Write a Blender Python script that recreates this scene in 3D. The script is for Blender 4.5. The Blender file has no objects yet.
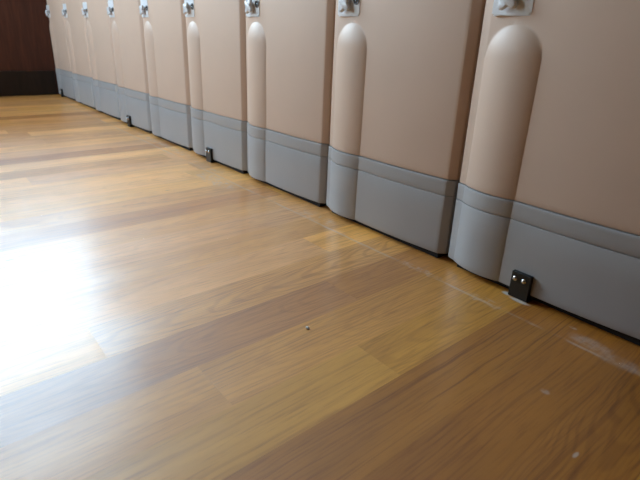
import bpy, bmesh, math, random
from mathutils import Vector, Matrix

S = 0.4                 # locker pitch in metres
CLR = 0.030             # gap under the kick plate (in pitches)
KH = 0.395              # kick plate height
scene = bpy.context.scene
col = scene.collection
random.seed(11)

# ------------------------------------------------------------------ helpers
def lin(r, g, b):
    f = lambda c: (c / 255 / 12.92) if c / 255 <= 0.04045 else ((c / 255 + 0.055) / 1.055) ** 2.4
    return (f(r), f(g), f(b), 1.0)

def link(name, bm, mat, parent=None, smooth=False):
    me = bpy.data.meshes.new(name)
    bmesh.ops.recalc_face_normals(bm, faces=bm.faces[:])
    bm.to_mesh(me); bm.free()
    if smooth:
        for p in me.polygons: p.use_smooth = True
    o = bpy.data.objects.new(name, me)
    me.materials.append(mat)
    col.objects.link(o)
    if parent is not None: o.parent = parent
    return o

def box(bm, x0, x1, y0, y1, z0, z1, bevel=0.0, seg=2):
    r = bmesh.ops.create_cube(bm, size=1.0)
    vs = r['verts']
    for v in vs:
        v.co = Vector(((x0 + x1) / 2 + v.co.x * (x1 - x0), (y0 + y1) / 2 + v.co.y * (y1 - y0), (z0 + z1) / 2 + v.co.z * (z1 - z0)))
    if bevel > 0:
        es = list({e for v in vs for e in v.link_edges})
        bmesh.ops.bevel(bm, geom=es, offset=bevel, segments=seg, profile=0.5, affect='EDGES')

def lathe(bm, prof, n=24, mat=None):
    """profile of (radius, depth): revolved about the -y axis"""
    rings = []
    for r, d in prof:
        rings.append([bm.verts.new((r * math.cos(2 * math.pi * i / n), -d, r * math.sin(2 * math.pi * i / n))) for i in range(n)])
    for a, b in zip(rings, rings[1:]):
        for i in range(n):
            bm.faces.new((a[i], a[(i + 1) % n], b[(i + 1) % n], b[i]))
    bm.faces.new(rings[0]); bm.faces.new(rings[-1])
    if mat is not None:
        for ring in rings:
            for v in ring: v.co = mat @ v.co

class NT:
    def __init__(self, name):
        self.m = bpy.data.materials.new(name); self.m.use_nodes = True
        self.t = self.m.node_tree; self.t.nodes.clear()
        self.out = self.n('ShaderNodeOutputMaterial')
    def n(self, t, **kw):
        x = self.t.nodes.new(t)
        for k, v in kw.items(): setattr(x, k, v)
        return x
    def set(self, sock, v):
        if hasattr(v, 'is_output'): self.t.links.new(v, sock)
        elif v is not None: sock.default_value = v
    def math(self, op, a, b=None, c=None, clamp=False):
        x = self.n('ShaderNodeMath', operation=op, use_clamp=clamp)
        self.set(x.inputs[0], a)
        if b is not None: self.set(x.inputs[1], b)
        if c is not None: self.set(x.inputs[2], c)
        return x.outputs[0]
    def mix(self, f, a, b, mode='MIX'):
        x = self.n('ShaderNodeMix', data_type='RGBA', blend_type=mode)
        self.set(x.inputs[0], f); self.set(x.inputs[6], a); self.set(x.inputs[7], b)
        return x.outputs[2]
    def noise(self, vec, scale, detail=3, rough=0.5, dist=0.0):
        x = self.n('ShaderNodeTexNoise')
        self.set(x.inputs['Vector'], vec); x.inputs['Scale'].default_value = scale
        x.inputs['Detail'].default_value = detail; x.inputs['Roughness'].default_value = rough
        x.inputs['Distortion'].default_value = dist
        return x.outputs['Fac']
    def ramp(self, f, a, b, lo=0.0, hi=1.0):
        x = self.n('ShaderNodeMapRange', interpolation_type='SMOOTHSTEP')
        self.set(x.inputs[0], f)
        x.inputs[1].default_value = a; x.inputs[2].default_value = b
        x.inputs[3].default_value = lo; x.inputs[4].default_value = hi
        return x.outputs[0]
    def xyz(self, x, y, z):
        c = self.n('ShaderNodeCombineXYZ')
        for i, v in enumerate((x, y, z)): self.set(c.inputs[i], v)
        return c.outputs[0]
    def bsdf(self, color, rough, metallic=0.0, spec=0.5, bump=None, bstr=0.1, bdist=0.001, coat=0.0, coatr=0.1):
        b = self.n('ShaderNodeBsdfPrincipled')
        self.set(b.inputs['Base Color'], color); self.set(b.inputs['Roughness'], rough)
        b.inputs['Metallic'].default_value = metallic
        b.inputs['Specular IOR Level'].default_value = spec
        b.inputs['Coat Weight'].default_value = coat; b.inputs['Coat Roughness'].default_value = coatr
        if bump is not None:
            k = self.n('ShaderNodeBump'); k.inputs['Strength'].default_value = bstr; k.inputs['Distance'].default_value = bdist
            self.set(k.inputs['Height'], bump); self.t.links.new(k.outputs[0], b.inputs['Normal'])
        self.t.links.new(b.outputs[0], self.out.inputs[0])
        return b

def painted(name, c, rough=0.45, var=0.04, grain=900, bstr=0.05, spec=0.5, metallic=0.0):
    m = NT(name)
    tc = m.n('ShaderNodeTexCoord').outputs['Object']
    v = m.noise(tc, 9, 4)
    f = m.ramp(v, 0.3, 0.7)
    dark = tuple(x * (1 - var) for x in c[:3]) + (1,)
    colr = m.mix(f, dark, c)
    fine = m.noise(tc, grain, 2)
    m.bsdf(colr, rough, metallic=metallic, spec=spec, bump=fine, bstr=bstr, bdist=0.0004)
    return m.m

M_beige = painted('beige_paint', lin(206, 177, 156), 0.47, 0.03)
M_grey = painted('grey_laminate', lin(168, 165, 164), 0.36, 0.04)
M_case = painted('case_paint', lin(40, 31, 25), 0.7)
M_plinth = painted('dark_shadow_plinth', lin(26, 22, 19), 0.8)
M_plate = painted('white_enamel', lin(226, 226, 228), 0.3, 0.02)
M_knob = painted('white_knob_plastic', lin(214, 214, 216), 0.22, 0.03)
M_ring = painted('grey_cast_metal', lin(120, 120, 122), 0.35, 0.05, metallic=0.6)
M_keyhole = painted('dark_lock_core', lin(26, 24, 27), 0.4)
M_bracket = painted('black_coated_steel', lin(26, 27, 26), 0.38, 0.1)
M_chrome = painted('bright_screw_steel', lin(205, 205, 205), 0.2, 0.03, metallic=1.0)
M_wall = painted('cream_wall_paint', lin(106, 80, 56), 0.8, 0.05, 300)
M_ceil = painted('white_ceiling_paint', lin(160, 146, 126), 0.9, 0.03, 300)
M_crumb = painted('pale_plaster_crumb', lin(214, 208, 198), 0.9, 0.1)
M_frame = painted('white_window_paint', lin(205, 200, 192), 0.4)

def dark_wood(name, a, b, rough):
    m = NT(name)
    tc = m.n('ShaderNodeTexCoord').outputs['Object']
    mp = m.n('ShaderNodeMapping'); mp.inputs['Scale'].default_value = (8, 8, 0.7)
    m.set(mp.inputs['Vector'], tc)
    n1 = m.noise(mp.outputs[0], 4, 5, 0.6, 0.6)
    mp2 = m.n('ShaderNodeMapping'); mp2.inputs['Scale'].default_value = (60, 60, 2)
    m.set(mp2.inputs['Vector'], tc)
    n2 = m.noise(mp2.outputs[0], 5, 3)
    f = m.math('ADD', m.math('MULTIPLY', n1, 0.6), m.math('MULTIPLY', n2, 0.4))
    m.bsdf(m.mix(m.ramp(f, 0.3, 0.7), a, b), rough, bump=n2, bstr=0.1, bdist=0.0005, spec=0.3)
    return m.m
M_dark = dark_wood('dark_brown_panel', lin(64, 35, 25), lin(90, 50, 36), 0.5)
M_base = dark_wood('blackish_skirting', lin(30, 21, 15), lin(44, 30, 22), 0.5)

# ------------------------------------------------------------------ floor
SL = -0.037                     # the boards run very slightly askew to the lockers
BX = [0.016 - 0.2355 * i for i in range(1, 36)][::-1]
# measured seams
seams = [-0.217, -0.453, -0.693, -0.935, -1.185]
for i in range(40): seams.append(-1.185 - 0.2365 * (i + 1))
seams = sorted(seams) + [0.016, 0.261, 0.480, 0.705, 0.931]
for i in range(72): seams.append(0.931 + 0.2345 * (i + 1))

#  tones: golden, light, brown, dark brown, pinkish, tan
T = dict(g=lin(208, 158, 92), l=lin(218, 168, 108), b=lin(178, 124, 66), d=lin(167, 117, 72),
         p=lin(202, 152, 102), t=lin(198, 146, 86), r=lin(174, 118, 62), o=lin(208, 154, 82))
# key: index of left seam x0 -> list of (y from, y to, tone, grain, cathedral)
YMAX, YMIN = 2.1, -16.0
special = {
    0.931: [(1.32, -2.4, 'r', 0.6, 0.7), (-2.4, -5, 'b', 0.5, 0.3)],
    0.705: [(1.32, -2.6, 'r', 0.55, 0.1), (-2.6, -5, 'g', 0.4, 0.2)],
    0.480: [(1.32, -2.9, 'b', 1.0, 0.08), (-2.9, -5, 't', 0.4, 0.2)],
    0.261: [(1.32, -0.905, 'g', 0.35, 0.4), (-0.905, -3.2, 'l', 0.35, 0.1)],
    0.016: [(1.32, -1.44, 't', 0.5, 0.3), (-1.44, -3.6, 'p', 0.35, 0.2)],
    -0.217: [(1.32, -0.665, 'b', 0.5, 0.3), (-0.665, -2.9, 'd', 0.5, 0.4)],
    -0.453: [(1.32, -1.67, 't', 0.5, 0.6), (-1.67, -4, 'l', 0.3, 0.2)],
    -0.693: [(1.32, -0.436, 'o', 0.4, 0.2), (-0.436, -2.6, 'p', 0.35, 0.2)],
    -0.935: [(1.32, -1.9, 't', 0.4, 0.2), (-1.9, -4, 't', 0.35, 0.2)],
    -1.185: [(1.32, -2.2, 'p', 0.4, 0.3), (-2.2, -4, 'g', 0.35, 0.2)],
}
def boards():
    out = []
    for i in range(len(seams) - 1):
        x0, x1 = seams[i], seams[i + 1]
        key = min(special, key=lambda k: abs(k - x0))
        if abs(key - x0) < 1e-3:
            segs = list(special[key]); y = segs[-1][1]
        else:
            segs = []; y = 1.32
            y2 = 0.6 - random.uniform(0.6, 2.6)
            segs.append((y, y2, random.choice('ggtbllpptt'), random.uniform(.3, .6), random.uniform(0, .5))); y = y2
        while y > YMIN:
            y2 = max(YMIN, y - random.uniform(1.6, 2.8))
            segs.append((y, y2, random.choice('ggtbllpptt'), random.uniform(.3, .6), random.uniform(0, .5))); y = y2
        out += [(x0, x1) + s for s in segs]
    return out

bm = bmesh.new()
cl = bm.loops.layers.float_color.new('tone')
gl = bm.loops.layers.float_color.new('grain')
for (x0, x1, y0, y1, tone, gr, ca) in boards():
    c = T[tone]; k = random.uniform(0.93, 1.07); haze = min(1.0, max(0.0, (0.35 - x0) / 1.0))          # boards further along are paler: window glare painted into their tone
    c = (c[0] * k * (1.0 + 0.62 * haze), c[1] * k * (0.83 + 0.70 * haze), c[2] * k * (0.24 + 0.98 * haze), 1)
    sd = random.random()
    tilt = random.uniform(-1, 1) * 0.00007
    e, h = 0.0010 / S, 0.00010
    xs = [x0, x0 + e, (x0 + x1) / 2, x1 - e, x1]
    ys = [y0, y0 - e, y1 + e, y1]
    grid = []
    for j, y in enumerate(ys):
        row = []
        for i, x in enumerate(xs):
            z = -0.0006
            if j in (0, 3) or i in (0, 4): z -= h
            else: z += tilt * ((i - 2) * 0.5) - (0.0001 if i != 2 else 0)
            row.append(bm.verts.new(((x + SL * y) * S, y * S, z)))
        grid.append(row)
    for j in range(3):
        for i in range(4):
            f = bm.faces.new((grid[j][i], grid[j + 1][i], grid[j + 1][i + 1], grid[j][i + 1]))
            f.smooth = (i in (1, 2) and j == 1)
            us = {id(grid[q][p_]): (0.0, 0.01, 0.5, 0.99, 1.0)[p_] for q in (j, j + 1) for p_ in (i, i + 1)}
            for lp in f.loops:
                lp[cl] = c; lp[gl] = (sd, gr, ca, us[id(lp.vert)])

def floor_material():
    m = NT('oak_boards')
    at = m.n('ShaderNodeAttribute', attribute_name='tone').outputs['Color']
    ga = m.n('ShaderNodeSeparateColor')
    m.set(ga.inputs[0], m.n('ShaderNodeAttribute', attribute_name='grain').outputs['Color'])
    seed, gr, ca = ga.outputs
    uu = m.n('ShaderNodeAttribute', attribute_name='grain').outputs['Alpha']
    geo = m.n('ShaderNodeTexCoord').outputs['Object']
    sp = m.n('ShaderNodeSeparateXYZ'); m.set(sp.inputs[0], geo)
    X, Y = sp.outputs[0], sp.outputs[1]
    xs = m.math('SUBTRACT', X, m.math('MULTIPLY', Y, SL))
    off = m.math('MULTIPLY', seed, 37.0)
    # slow change of tone along a board
    v1 = m.xyz(m.math('MULTIPLY', xs, 14), m.math('MULTIPLY', Y, 3.0), off)
    n1 = m.noise(v1, 1.0, 4, 0.55, 0.5)
    # fine pores
    v2 = m.xyz(m.math('MULTIPLY', xs, 420), m.math('MULTIPLY', Y, 14), off)
    n2 = m.noise(v2, 1.0, 3, 0.6)
    # straight grain lines
    wob = m.noise(m.xyz(m.math('MULTIPLY', xs, 10), m.math('MULTIPLY', Y, 4.5), off), 1.0, 2)
    v3 = m.xyz(m.math('ADD', m.math('MULTIPLY', xs, 240), m.math('MULTIPLY', wob, 4)), m.math('MULTIPLY', Y, 2.0), off)
    n3 = m.noise(v3, 1.0, 2, 0.6)
    # cathedral figure: level lines of a stretched noise
    v4 = m.xyz(m.math('MULTIPLY', xs, 16), m.math('MULTIPLY', Y, 7.0), off)
    n4 = m.noise(v4, 1.0, 2.0, 0.5, 0.3)
    du = m.math('SUBTRACT', uu, m.math('ADD', 0.35, m.math('MULTIPLY', seed, 0.3)))
    ph = m.math('ADD', m.math('MULTIPLY', m.math('MULTIPLY', du, du), 15.0), m.math('ADD', m.math('MULTIPLY', Y, -13.0), m.math('MULTIPLY', n4, 3.2)))
    rings = m.math('SINE', m.math('MULTIPLY', ph, 6.2832))
    rings = m.ramp(rings, 0.0, 1.0)
    c = m.mix(m.ramp(n1, 0.3, 0.72, 0.0, 0.42), at, m.mix(1.0, at, (0.52, 0.43, 0.34, 1), 'MULTIPLY'))
    g3 = m.math('MULTIPLY', m.ramp(n3, 0.5, 0.66), m.math('MULTIPLY', gr, 0.85))
    c = m.mix(g3, c, m.mix(1.0, c, (0.52, 0.42, 0.32, 1), 'MULTIPLY'))
    g4 = m.math('MULTIPLY', rings, m.math('MULTIPLY', ca, 0.5))
    c = m.mix(g4, c, m.mix(1.0, c, (0.48, 0.38, 0.28, 1), 'MULTIPLY'))
    g2 = m.ramp(n2, 0.5, 0.68, 0.0, 0.55)
    c = m.mix(g2, c, m.mix(1.0, c, (0.6, 0.5, 0.4, 1), 'MULTIPLY'))
    # pale old strip edge about 8 cm in front of the lockers and dull wax patches
    bn = m.noise(m.xyz(m.math('MULTIPLY', X, 7), m.math('MULTIPLY', Y, 7), 3.0), 1.0, 4, 0.6)
    yl = m.math('ADD', Y, m.math('MULTIPLY', m.math('SUBTRACT', bn, 0.5), 0.012))
    dl = m.math('ABSOLUTE', m.math('ADD', yl, 0.21 * S))
    line = m.math('MULTIPLY', m.ramp(dl, 0.0006, 0.0055, 1.0, 0.0), m.ramp(bn, 0.36, 0.55))
    fine = m.noise(geo, 55, 5, 0.72)
    patch = 0.0
    def blob(px, py, rx, ry, amt, lo=0.45, hi=0.62):
        dx = m.math('DIVIDE', m.math('SUBTRACT', X, px * S), rx * S)
        dy = m.math('DIVIDE', m.math('SUBTRACT', Y, py * S), ry * S)
        d = m.math('ADD', m.math('POWER', m.math('ABSOLUTE', dx), 2.0), m.math('POWER', m.math('ABSOLUTE', dy), 2.0))
        b = m.ramp(d, 0.15, 1.0, 1.0, 0.0)
        return m.math('MULTIPLY', m.math('MULTIPLY', b, m.ramp(fine, lo, hi)), amt)
    blobs = [blob(.81, -.155, .10, .05, .42, .2, .8), blob(.93, -.19, .14, .05, .3, .25, .8), blob(.714, -.096, .02, .012, .5, .3, .7),
             blob(.385, -.055, .03, .02, 1.0, .3, .5), blob(.46, -.075, .06, .018, .8, .3, .5),
             blob(-2.0, -.30, .35, .09, .5), blob(-.95, -.15, .25, .07, .35), blob(-2.45, -.16, .4, .04, .4),
             blob(.856, -.574, .02, .016, .3, .3, .6), blob(1.052, -.765, .007, .02, .4, .2, .4),
             blob(.36, -.21, .12, .05, .3), blob(-.02, -.2, .2, .035, .35), blob(-3.4, -.12, .9, .05, .5)]
    tot = line
    tot = m.math('MULTIPLY', tot, 0.34)
    for b in blobs: tot = m.math('MAXIMUM', tot, b)
    # the strip of board that lay covered keeps a yellower varnish
    strip = m.math('MULTIPLY', m.ramp(yl, -0.212 * S, -0.2 * S), 0.5)
    c = m.mix(strip, c, m.mix(1.0, c, (1.12, 1.04, 0.74, 1), 'MULTIPLY'))
    c = m.mix(tot, c, (0.62, 0.56, 0.5, 1))
    # knots
    kn = m.noise(m.xyz(m.math('MULTIPLY', xs, 30), m.math('MULTIPLY', Y, 12), off), 1.0, 1)
    c = m.mix(m.ramp(kn, 0.80, 0.86), c, (0.10, 0.05, 0.025, 1))
    scuff = m.noise(m.xyz(m.math('MULTIPLY', X, 5), m.math('MULTIPLY', Y, 5), 9.0), 1.0, 5, 0.65)
    rough = m.math('ADD', m.ramp(scuff, 0.3, 0.7, 0.5, 0.6), m.math('MULTIPLY', tot, 0.3))
    wav = m.noise(m.xyz(m.math('MULTIPLY', xs, 60), m.math('MULTIPLY', Y, 22), off), 1.0, 3, 0.6)
    bmp = m.math('ADD', m.math('MULTIPLY', n2, 0.25), wav)
    m.bsdf(c, rough, spec=0.8, bump=bmp, bstr=0.25, bdist=0.0009, coat=0.6, coatr=0.25)
    return m.m
M_floor = floor_material()
fl = link('floor', bm, M_floor); fl['kind'] = 'structure'

# ------------------------------------------------------------------ room
XF = -8.03 * S            # dark end wall the row runs up to
XR = 7.0
YB = 1.25 * S             # wall behind the lockers
YL = -2.3
H = 3.5
def struct(name, boxes, mat, parent=None, bevel=0.0):
    b = bmesh.new()
    for q in boxes: box(b, *q, bevel=bevel)
    o = link(name, b, mat, parent)
    if parent is None: o['kind'] = 'structure'
    return o
WZ0, WZ1 = 1.02, 3.35      # window opening in the end wall
WY0, WY1 = -2.15, 0.30
t = 0.16
struct('wall_far', [(XF - t, XF, YL - t, YB + t, 0, WZ0), (XF - t, XF, YL - t, YB + t, WZ1, H),
                    (XF - t, XF, WY1, YB + t, WZ0, WZ1), (XF - t, XF, YL - t, WY0, WZ0, WZ1)], M_dark)
struct('baseboard_far', [(XF, XF + 0.015, YL, -0.02, 0, 0.15)], M_base, bevel=0.004)
struct('wall_back', [(XF - t, XR + t, YB, YB + t, 0, H)], M_wall)
struct('wall_right', [(XR, XR + t, YL - t, YB + t, 0, H)], M_wall)
LX0, LX1, LZ0, LZ1 = -2.75, -1.45, 0.8, 3.0     # unseen window across from the lockers, added to brighten the far ones
struct('wall_left', [(XF - t, XR + t, YL - t, YL, 0, LZ0), (XF - t, XR + t, YL - t, YL, LZ1, H),
                     (XF - t, LX0, YL - t, YL, LZ0, LZ1), (LX1, XR + t, YL - t, YL, LZ0, LZ1)], M_wall)
struct('ceiling', [(XF - t, XR + t, YL - t, YB + t, H, H + 0.1)], M_ceil)

# window
def glass():
    m = NT('window_glass')
    tr = m.n('ShaderNodeBsdfTransparent'); tr.inputs[0].default_value = (0.95, 0.97, 0.97, 1)
    gl_ = m.n('ShaderNodeBsdfGlossy'); gl_.inputs['Roughness'].default_value = 0.02
    fr = m.n('ShaderNodeFresnel'); fr.inputs[0].default_value = 1.45
    mx = m.n('ShaderNodeMixShader')
    m.set(mx.inputs[0], fr.outputs[0]); m.set(mx.inputs[1], tr.outputs[0]); m.set(mx.inputs[2], gl_.outputs[0])
    m.t.links.new(mx.outputs[0], m.out.inputs[0])
    return m.m
M_glass = glass()
def window(name, loc, rot, hw, hh, nb):
    win = bpy.data.objects.new(name, None); col.objects.link(win)
    win.location = loc; win.rotation_euler = (0, 0, rot); win['kind'] = 'structure'
    fw = 0.05
    b = bmesh.new()
    box(b, -.04, .04, -hw, -hw + fw, 0, hh); box(b, -.04, .04, hw - fw, hw, 0, hh)
    box(b, -.04, .04, -hw + fw, hw - fw, 0, fw); box(b, -.04, .04, -hw + fw, hw - fw, hh - fw, hh)
    link('window_frame', b, M_frame, win)
    w = 2 * (hw - fw) / nb
    for k in range(nb):
        y0, y1 = -hw + fw + k * w, -hw + fw + (k + 1) * w
        b = bmesh.new()
        box(b, -.003, .003, y0 + (.02 if k else 0), y1 - (.02 if k < nb - 1 else 0), fw, hh - fw); link('pane', b, M_glass, win)
        if k:
            b = bmesh.new(); box(b, -.03, .03, y0 - .02, y0 + .02, fw, hh - fw); link('mullion', b, M_frame, win)
    pl = bpy.data.lights.new('daylight_portal', 'AREA'); pl.shape = 'RECTANGLE'
    pl.size = hh; pl.size_y = 2 * hw
    pl.cycles.is_portal = True
    po = bpy.data.objects.new('daylight_portal', pl); col.objects.link(po)
    out = Vector((-(t / 2 + 0.01), 0, hh / 2)); out.rotate(win.rotation_euler)
    po.location = Vector(loc) + out
    po.rotation_euler = (0, math.radians(-90), rot)
window('window_1', (XF - t / 2, (WY0 + WY1) / 2, WZ0), 0, (WY1 - WY0) / 2, WZ1 - WZ0, 2)
window('fill_window', ((LX0 + LX1) / 2, YL - t / 2, LZ0), math.radians(90), (LX1 - LX0) / 2, LZ1 - LZ0, 2)

# ------------------------------------------------------------------ locker
def sm(a, b, x):
    u = min(1, max(0, (x - a) / (b - a))); return u * u * (3 - 2 * u)
BC, BA, BH = 0.188, 0.136, 0.030         # bulge centre, half width, height
Z0 = CLR + KH + 0.711 - 0.138                      # centre of the domed top
def base_y(x):
    y = -0.012 * sm(-0.012, 0.05, x)
    if x > 0.05:                                   # the front bows out slightly
        q = (x - 0.50) / 0.47
        y -= 0.027 * max(0.0, 1 - q * q) ** 0.9
    if x > 0.945: y += 0.75 * (x - 0.945)
    return y
def bulge(x, z):
    dz = max(0.0, z - Z0)
    r = math.hypot(x - BC, dz) / BA
    if r >= 1: return 0.0
    # circular arc with a crisp crease at its rim
    return BH * (1 - r * r) ** 0.85
XS = sorted(set([0.0, 0.004, 0.010, 0.02, 0.03, 0.04] + [BC + BA * math.sin(math.pi / 2 * i / 18) for i in range(-18, 19)] +
            [0.33, 0.37, 0.42, 0.48, 0.54, 0.6, 0.66, 0.72, 0.78, 0.83, 0.87, 0.90, 0.925, 0.9445, 0.9455, 0.96, 0.97, 0.974, 0.977, 0.978]))
def panel(zs, out=0.0, back=0.10, lip=0.0022, has_bulge=True):
    """moulded front skin: swept profile, rounded rim, returned to the back"""
    bm = bmesh.new()
    def P(x, z, inset):
        y = base_y(x) - (bulge(x, z) if has_bulge else 0) - out + inset
        if x < 0.012: y += 0.010 * (1 - math.sqrt(max(0, 1 - (1 - x / 0.012) ** 2)))
        if x > 0.970: y += 0.008 * (1 - math.sqrt(max(0, 1 - ((x - 0.970) / 0.009) ** 2)))
        return y
    rows = []
    n = len(zs)
    zrows = [(zs[0], 'b'), (zs[0], lip), (zs[0] + lip * 0.3, lip * 0.3), (zs[0] + lip, 0.0)] + [(z, 0.0) for z in zs[1:-1]] + \
            [(zs[-1] - lip, 0.0), (zs[-1] - lip * 0.3, lip * 0.3), (zs[-1], lip), (zs[-1], 'b')]
    for z, ins in zrows:
        row = []
        for i, x in enumerate([None] + XS + [None]):
            xx = XS[0] if i == 0 else (XS[-1] if x is None else x)
            if ins == 'b' or x is None: y = back * 0.6 if ins != 'b' or x is None else back * 0.6
            else: y = P(xx, z, ins)
            row.append(bm.verts.new((xx * S, y * S, z * S)))
        rows.append(row)
    for a, c in zip(rows, rows[1:]):
        for i in range(len(a) - 1):
            try: bm.faces.new((a[i], a[i + 1], c[i + 1], c[i]))
            except ValueError: pass
    # back sheet
    loop = [r[0] for r in rows] + rows[-1][1:] + [r[-1] for r in rows[::-1]][1:] + rows[0][::-1][1:-1]
    bm.faces.new(loop)
    bmesh.ops.remove_doubles(bm, verts=bm.verts[:], dist=1e-6)
    bmesh.ops.dissolve_degenerate(bm, dist=1e-6, edges=bm.edges[:])
    return bm

def smooth_by_angle(o, ang):
    for p in o.data.polygons: p.use_smooth = True
    o.data.set_sharp_from_angle(angle=ang)

TOPZ = 3.55
GAP = 0.0038
zK0, zK1, zG = CLR, CLR + KH, CLR + KH - 0.081

def make_locker():
    root = bpy.data.objects.new('locker', None); col.objects.link(root)
    # case
    b = bmesh.new(); box(b, 0.012 * S, 0.970 * S, 0.062 * S, 1.2 * S, CLR * S + 0.004, TOPZ * S, bevel=0.003)
    link('case', b, M_case, root)
    b = bmesh.new(); box(b, 0.07 * S, 0.945 * S, -0.012 * S, 1.15 * S, 0.0, CLR * S + 0.003)  # dark base brought forward to stand in for the shadow gap below the panels
    link('shadow_plinth', b, M_plinth, root)
    # door
    zs = [zK1 + GAP * 0.55, zK1 + 0.03, zK1 + 0.2, zK1 + 0.4, Z0]
    zs += [Z0 + BA * math.sin(math.pi / 2 * i / 16) for i in range(1, 17)]
    zs += [Z0 + BA + 0.03, zK1 + 1.0, zK1 + 1.6, TOPZ - 0.01]
    d = link('door', panel(zs), M_beige, root); smooth_by_angle(d, math.radians(24))
    # kick plate in two mouldings with a groove between
    k = link('kick_plate', panel([zK0, zK0 + 0.03, zK0 + 0.2, zG - GAP * 0.5], out=0.006, lip=0.003), M_grey, root); smooth_by_angle(k, math.radians(24))
    k2 = link('kick_rail', panel([zG + GAP * 0.1, zG + 0.03, zK1 - 0.02, zK1 - GAP * 0.55], out=0.006, lip=0.003), M_grey, root); smooth_by_angle(k2, math.radians(24))
    # lock plate
    px0, px1, pz0, pz1 = 0.064, 0.248, zK1 + 0.742, zK1 + 0.919
    yb = base_y(0.06) + 0.003
    b = bmesh.new()
    r = bmesh.ops.create_cube(b, size=1.0)
    for v in r['verts']:
        v.co = Vector((((px0 + px1) / 2 + v.co.x * (px1 - px0)) * S, (-0.0235 + v.co.y * 0.023) * S, ((pz0 + pz1) / 2 + v.co.z * (pz1 - pz0)) * S))
    es = [e for e in b.edges if abs(e.verts[0].co.y - e.verts[1].co.y) > 1e-4]
    bmesh.ops.bevel(b, geom=es, offset=0.008 * S, segments=4, affect='EDGES')
    fr = [f for f in b.faces if f.calc_center_median().y < -0.034 * S]
    bmesh.ops.bevel(b, geom=list({e for f in fr for e in f.edges}), offset=0.0035 * S, segments=2, affect='EDGES')
    lp = link('lock_plate', b, M_plate, root)
    # knob: round boss carrying a four-lobed grip
    kx, kz = 0.146, zK1 + 0.806
    b = bmesh.new()
    mt = Matrix.Translation((kx * S, 0, kz * S))
    lathe(b, [(0.030 * S, 0.030 * S), (0.030 * S, 0.039 * S), (0.026 * S, 0.042 * S), (0.021 * S, 0.043 * S), (0.021 * S, 0.052 * S)], 28, mt)
    pts = []
    n = 64
    for i in range(n):
        a = 2 * math.pi * i / n
        rr = 0.041 + 0.012 * math.cos(4 * (a - math.radians(52))) 
        pts.append((kx + rr * math.cos(a), kz + rr * math.sin(a)))
    lev = [(0.048, 0.86), (0.050, 0.97), (0.053, 1.0), (0.062, 1.0), (0.067, 0.95), (0.070, 0.82)]
    rings = []
    for d_, s_ in lev:
        rings.append([b.verts.new(((kx + (x - kx) * s_) * S, -d_ * S, (kz + (z - kz) * s_) * S)) for x, z in pts])
    for a_, c_ in zip(rings, rings[1:]):
        for i in range(n): b.faces.new((a_[i], a_[(i + 1) % n], c_[(i + 1) % n], c_[i]))
    b.faces.new(rings[0]); b.faces.new(rings[-1])
    kb = link('knob', b, M_knob, root); smooth_by_angle(kb, math.radians(40))
    # key cylinder
    cx, cz = 0.218, zK1 + 0.822
    b = bmesh.new()
    lathe(b, [(0.024 * S, 0.030 * S), (0.024 * S, 0.038 * S), (0.0225 * S, 0.040 * S), (0.0195 * S, 0.040 * S), (0.0185 * S, 0.037 * S), (0.0185 * S, 0.032 * S)], 28, Matrix.Translation((cx * S, 0, cz * S)))
    ring = link('key_cylinder', b, M_ring, root); smooth_by_angle(ring, math.radians(35))
    b = bmesh.new()
    lathe(b, [(0.018 * S, 0.032 * S), (0.018 * S, 0.0365 * S), (0.017 * S, 0.0372 * S)], 24, Matrix.Translation((cx * S, 0, cz * S)))
    link('lock_core', b, M_keyhole, ring)
    b = bmesh.new()
    lathe(b, [(0.005 * S, 0.036 * S), (0.005 * S, 0.0385 * S), (0.003 * S, 0.0395 * S)], 12, Matrix.Translation((cx * S, 0, (cz - 0.004) * S)))
    link('lock_pin', b, M_chrome, ring)
    return root

def make_bracket(root, x0, w=0.092, h=0.122, hole=False):
    b = bmesh.new()
    yf, yb = -0.066, -0.036
    box(b, x0 * S, (x0 + w) * S, yf * S, (yf + 0.009) * S, 0.0003, h * S, bevel=0.0007)
    box(b, x0 * S, (x0 + 0.008) * S, (yf + 0.004) * S, yb * S, 0.0003, h * S)
    box(b, (x0 + w - 0.008) * S, (x0 + w) * S, (yf + 0.004) * S, yb * S, 0.0003, h * S)
    box(b, x0 * S, (x0 + w) * S, (yf + 0.004) * S, yb * S, (h - 0.010) * S, h * S, bevel=0.0006)
    box(b, x0 * S, (x0 + w) * S, (yf + 0.004) * S, -0.014 * S, 0.0003, 0.010 * S)
    br = link('floor_bracket', b, M_bracket, root)
    for sx in (0.22, 0.68):
        b = bmesh.new()
        R = 0.0125 * S
        lathe(b, [(R, 0.0), (R, 0.1 * R), (0.92 * R, 0.35 * R), (0.7 * R, 0.6 * R), (0.4 * R, 0.74 * R), (0.15 * R, 0.78 * R)], 16,
              Matrix.Translation(((x0 + w * sx) * S, yf * S + 0.0003, (h - 0.030) * S)))
        s_ = link('screw', b, M_chrome, br); smooth_by_angle(s_, math.radians(60))
    if hole:
        b = bmesh.new()
        yy = base_y(x0 + w + 0.03) - 0.003
        lathe(b, [(0.0042 * S, -0.002 * S), (0.0042 * S, 0.001 * S), (0.003 * S, 0.0018 * S)], 12, Matrix.Translation(((x0 + w + 0.034) * S, yy * S, (h - 0.020) * S)))
        link('panel_screw', b, M_keyhole, root)

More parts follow.
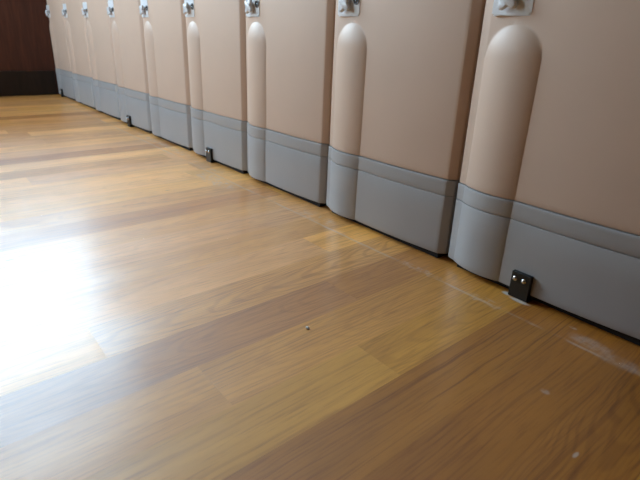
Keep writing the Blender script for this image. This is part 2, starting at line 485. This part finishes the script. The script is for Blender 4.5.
proto = make_locker()
labels = [
    'nearest beige locker, cut by the right frame edge, with a black two-screw bracket',
    'second beige locker from the right edge, no bracket, just left of the nearest locker',
    'third beige locker from the right edge, without bracket, beside one with a black bracket',
    'fourth beige locker from the right edge, mid-row, with a small black bracket at its foot',
    'fifth beige locker from the right edge, without bracket, between two lockers that have black brackets',
    'sixth beige locker from the right edge, small, with a tiny black bracket at its foot',
    'seventh beige locker from the right edge, third from the dark wall, no bracket',
    'eighth beige locker from the right edge, second from the dark wall, no bracket',
    'farthest beige locker, partly in brown shade against the dark brown wall',
]
lockers = []
for n in range(9):
    if n == 0:
        o = proto
    else:
        o = proto.copy(); col.objects.link(o)
        for ch in list(proto.children):
            c = ch.copy(); c.parent = o; col.objects.link(c)
            for g in ch.children:
                d = g.copy(); d.parent = c; col.objects.link(d)
    lockers.append(o)
for n, o in enumerate(lockers):
    o.location = (-n * S, 0, 0)
    o['label'] = labels[n]; o['category'] = 'locker'
    o['group'] = 'beige lockers in a row along the wall'
make_bracket(lockers[0], 0.395, hole=True)
for n, x0 in ((3, 0.395), (5, 0.385), (8, 0.28)): make_bracket(lockers[n], x0)

# ------------------------------------------------------------------ crumb on the floor
b = bmesh.new()
bmesh.ops.create_icosphere(b, subdivisions=2, radius=0.0026)
for v in b.verts:
    v.co *= 1 + random.uniform(-.25, .25); v.co.z *= 0.6; v.co.x *= 1.3
lo = min(v.co.z for v in b.verts)
for v in b.verts: v.co.z -= lo
cr = link('crumb', b, M_crumb)
cr.location = (0.095 * S, -0.986 * S, -0.0006)
cr['label'] = 'tiny pale crumb lying alone on a brown floorboard'; cr['category'] = 'crumb'

# ------------------------------------------------------------------ daylight
w = bpy.data.worlds.new('overcast_sky'); scene.world = w; w.use_nodes = True
nt = w.node_tree; nt.nodes.clear()
o_ = nt.nodes.new('ShaderNodeOutputWorld'); bg = nt.nodes.new('ShaderNodeBackground')
tc = nt.nodes.new('ShaderNodeTexCoord'); sx = nt.nodes.new('ShaderNodeSeparateXYZ')
rp = nt.nodes.new('ShaderNodeValToRGB')
nt.links.new(tc.outputs['Generated'], sx.inputs[0]); nt.links.new(sx.outputs[2], rp.inputs[0])
rp.color_ramp.elements[0].position = 0.0; rp.color_ramp.elements[0].color = (0.35, 0.36, 0.33, 1)
rp.color_ramp.elements[1].position = 0.08; rp.color_ramp.elements[1].color = (0.79, 0.92, 1.0, 1)
e = rp.color_ramp.elements.new(0.75); e.color = (0.50, 0.73, 1.0, 1)
nt.links.new(rp.outputs[0], bg.inputs[0]); bg.inputs[1].default_value = 18.8
nt.links.new(bg.outputs[0], o_.inputs[0])

# ------------------------------------------------------------------ camera
cam = bpy.data.cameras.new('camera'); co = bpy.data.objects.new('camera', cam); col.objects.link(co)
cam.sensor_fit = 'HORIZONTAL'; cam.sensor_width = 36.0
cam.lens = 500.6547 / 640 * 36.0
co.location = (1.42138797 * S, -2.02916102 * S, (0.63820976 + KH + CLR) * S)
co.rotation_euler = (1.18341240, -0.03703076, 0.89889111)
cam.clip_start = 0.02
cam.dof.use_dof = True; cam.dof.focus_distance = 1.05; cam.dof.aperture_fstop = 7.5
scene.camera = co

scene.cycles.use_denoising = True
scene.cycles.sample_clamp_indirect = 6.0
scene.cycles.max_bounces = 10
scene.cycles.diffuse_bounces = 6
scene.view_settings.view_transform = 'Standard'
scene.view_settings.look = 'None'
scene.view_settings.exposure = 0.0
scene.view_settings.gamma = 1.0
scene.view_settings.use_curve_mapping = False
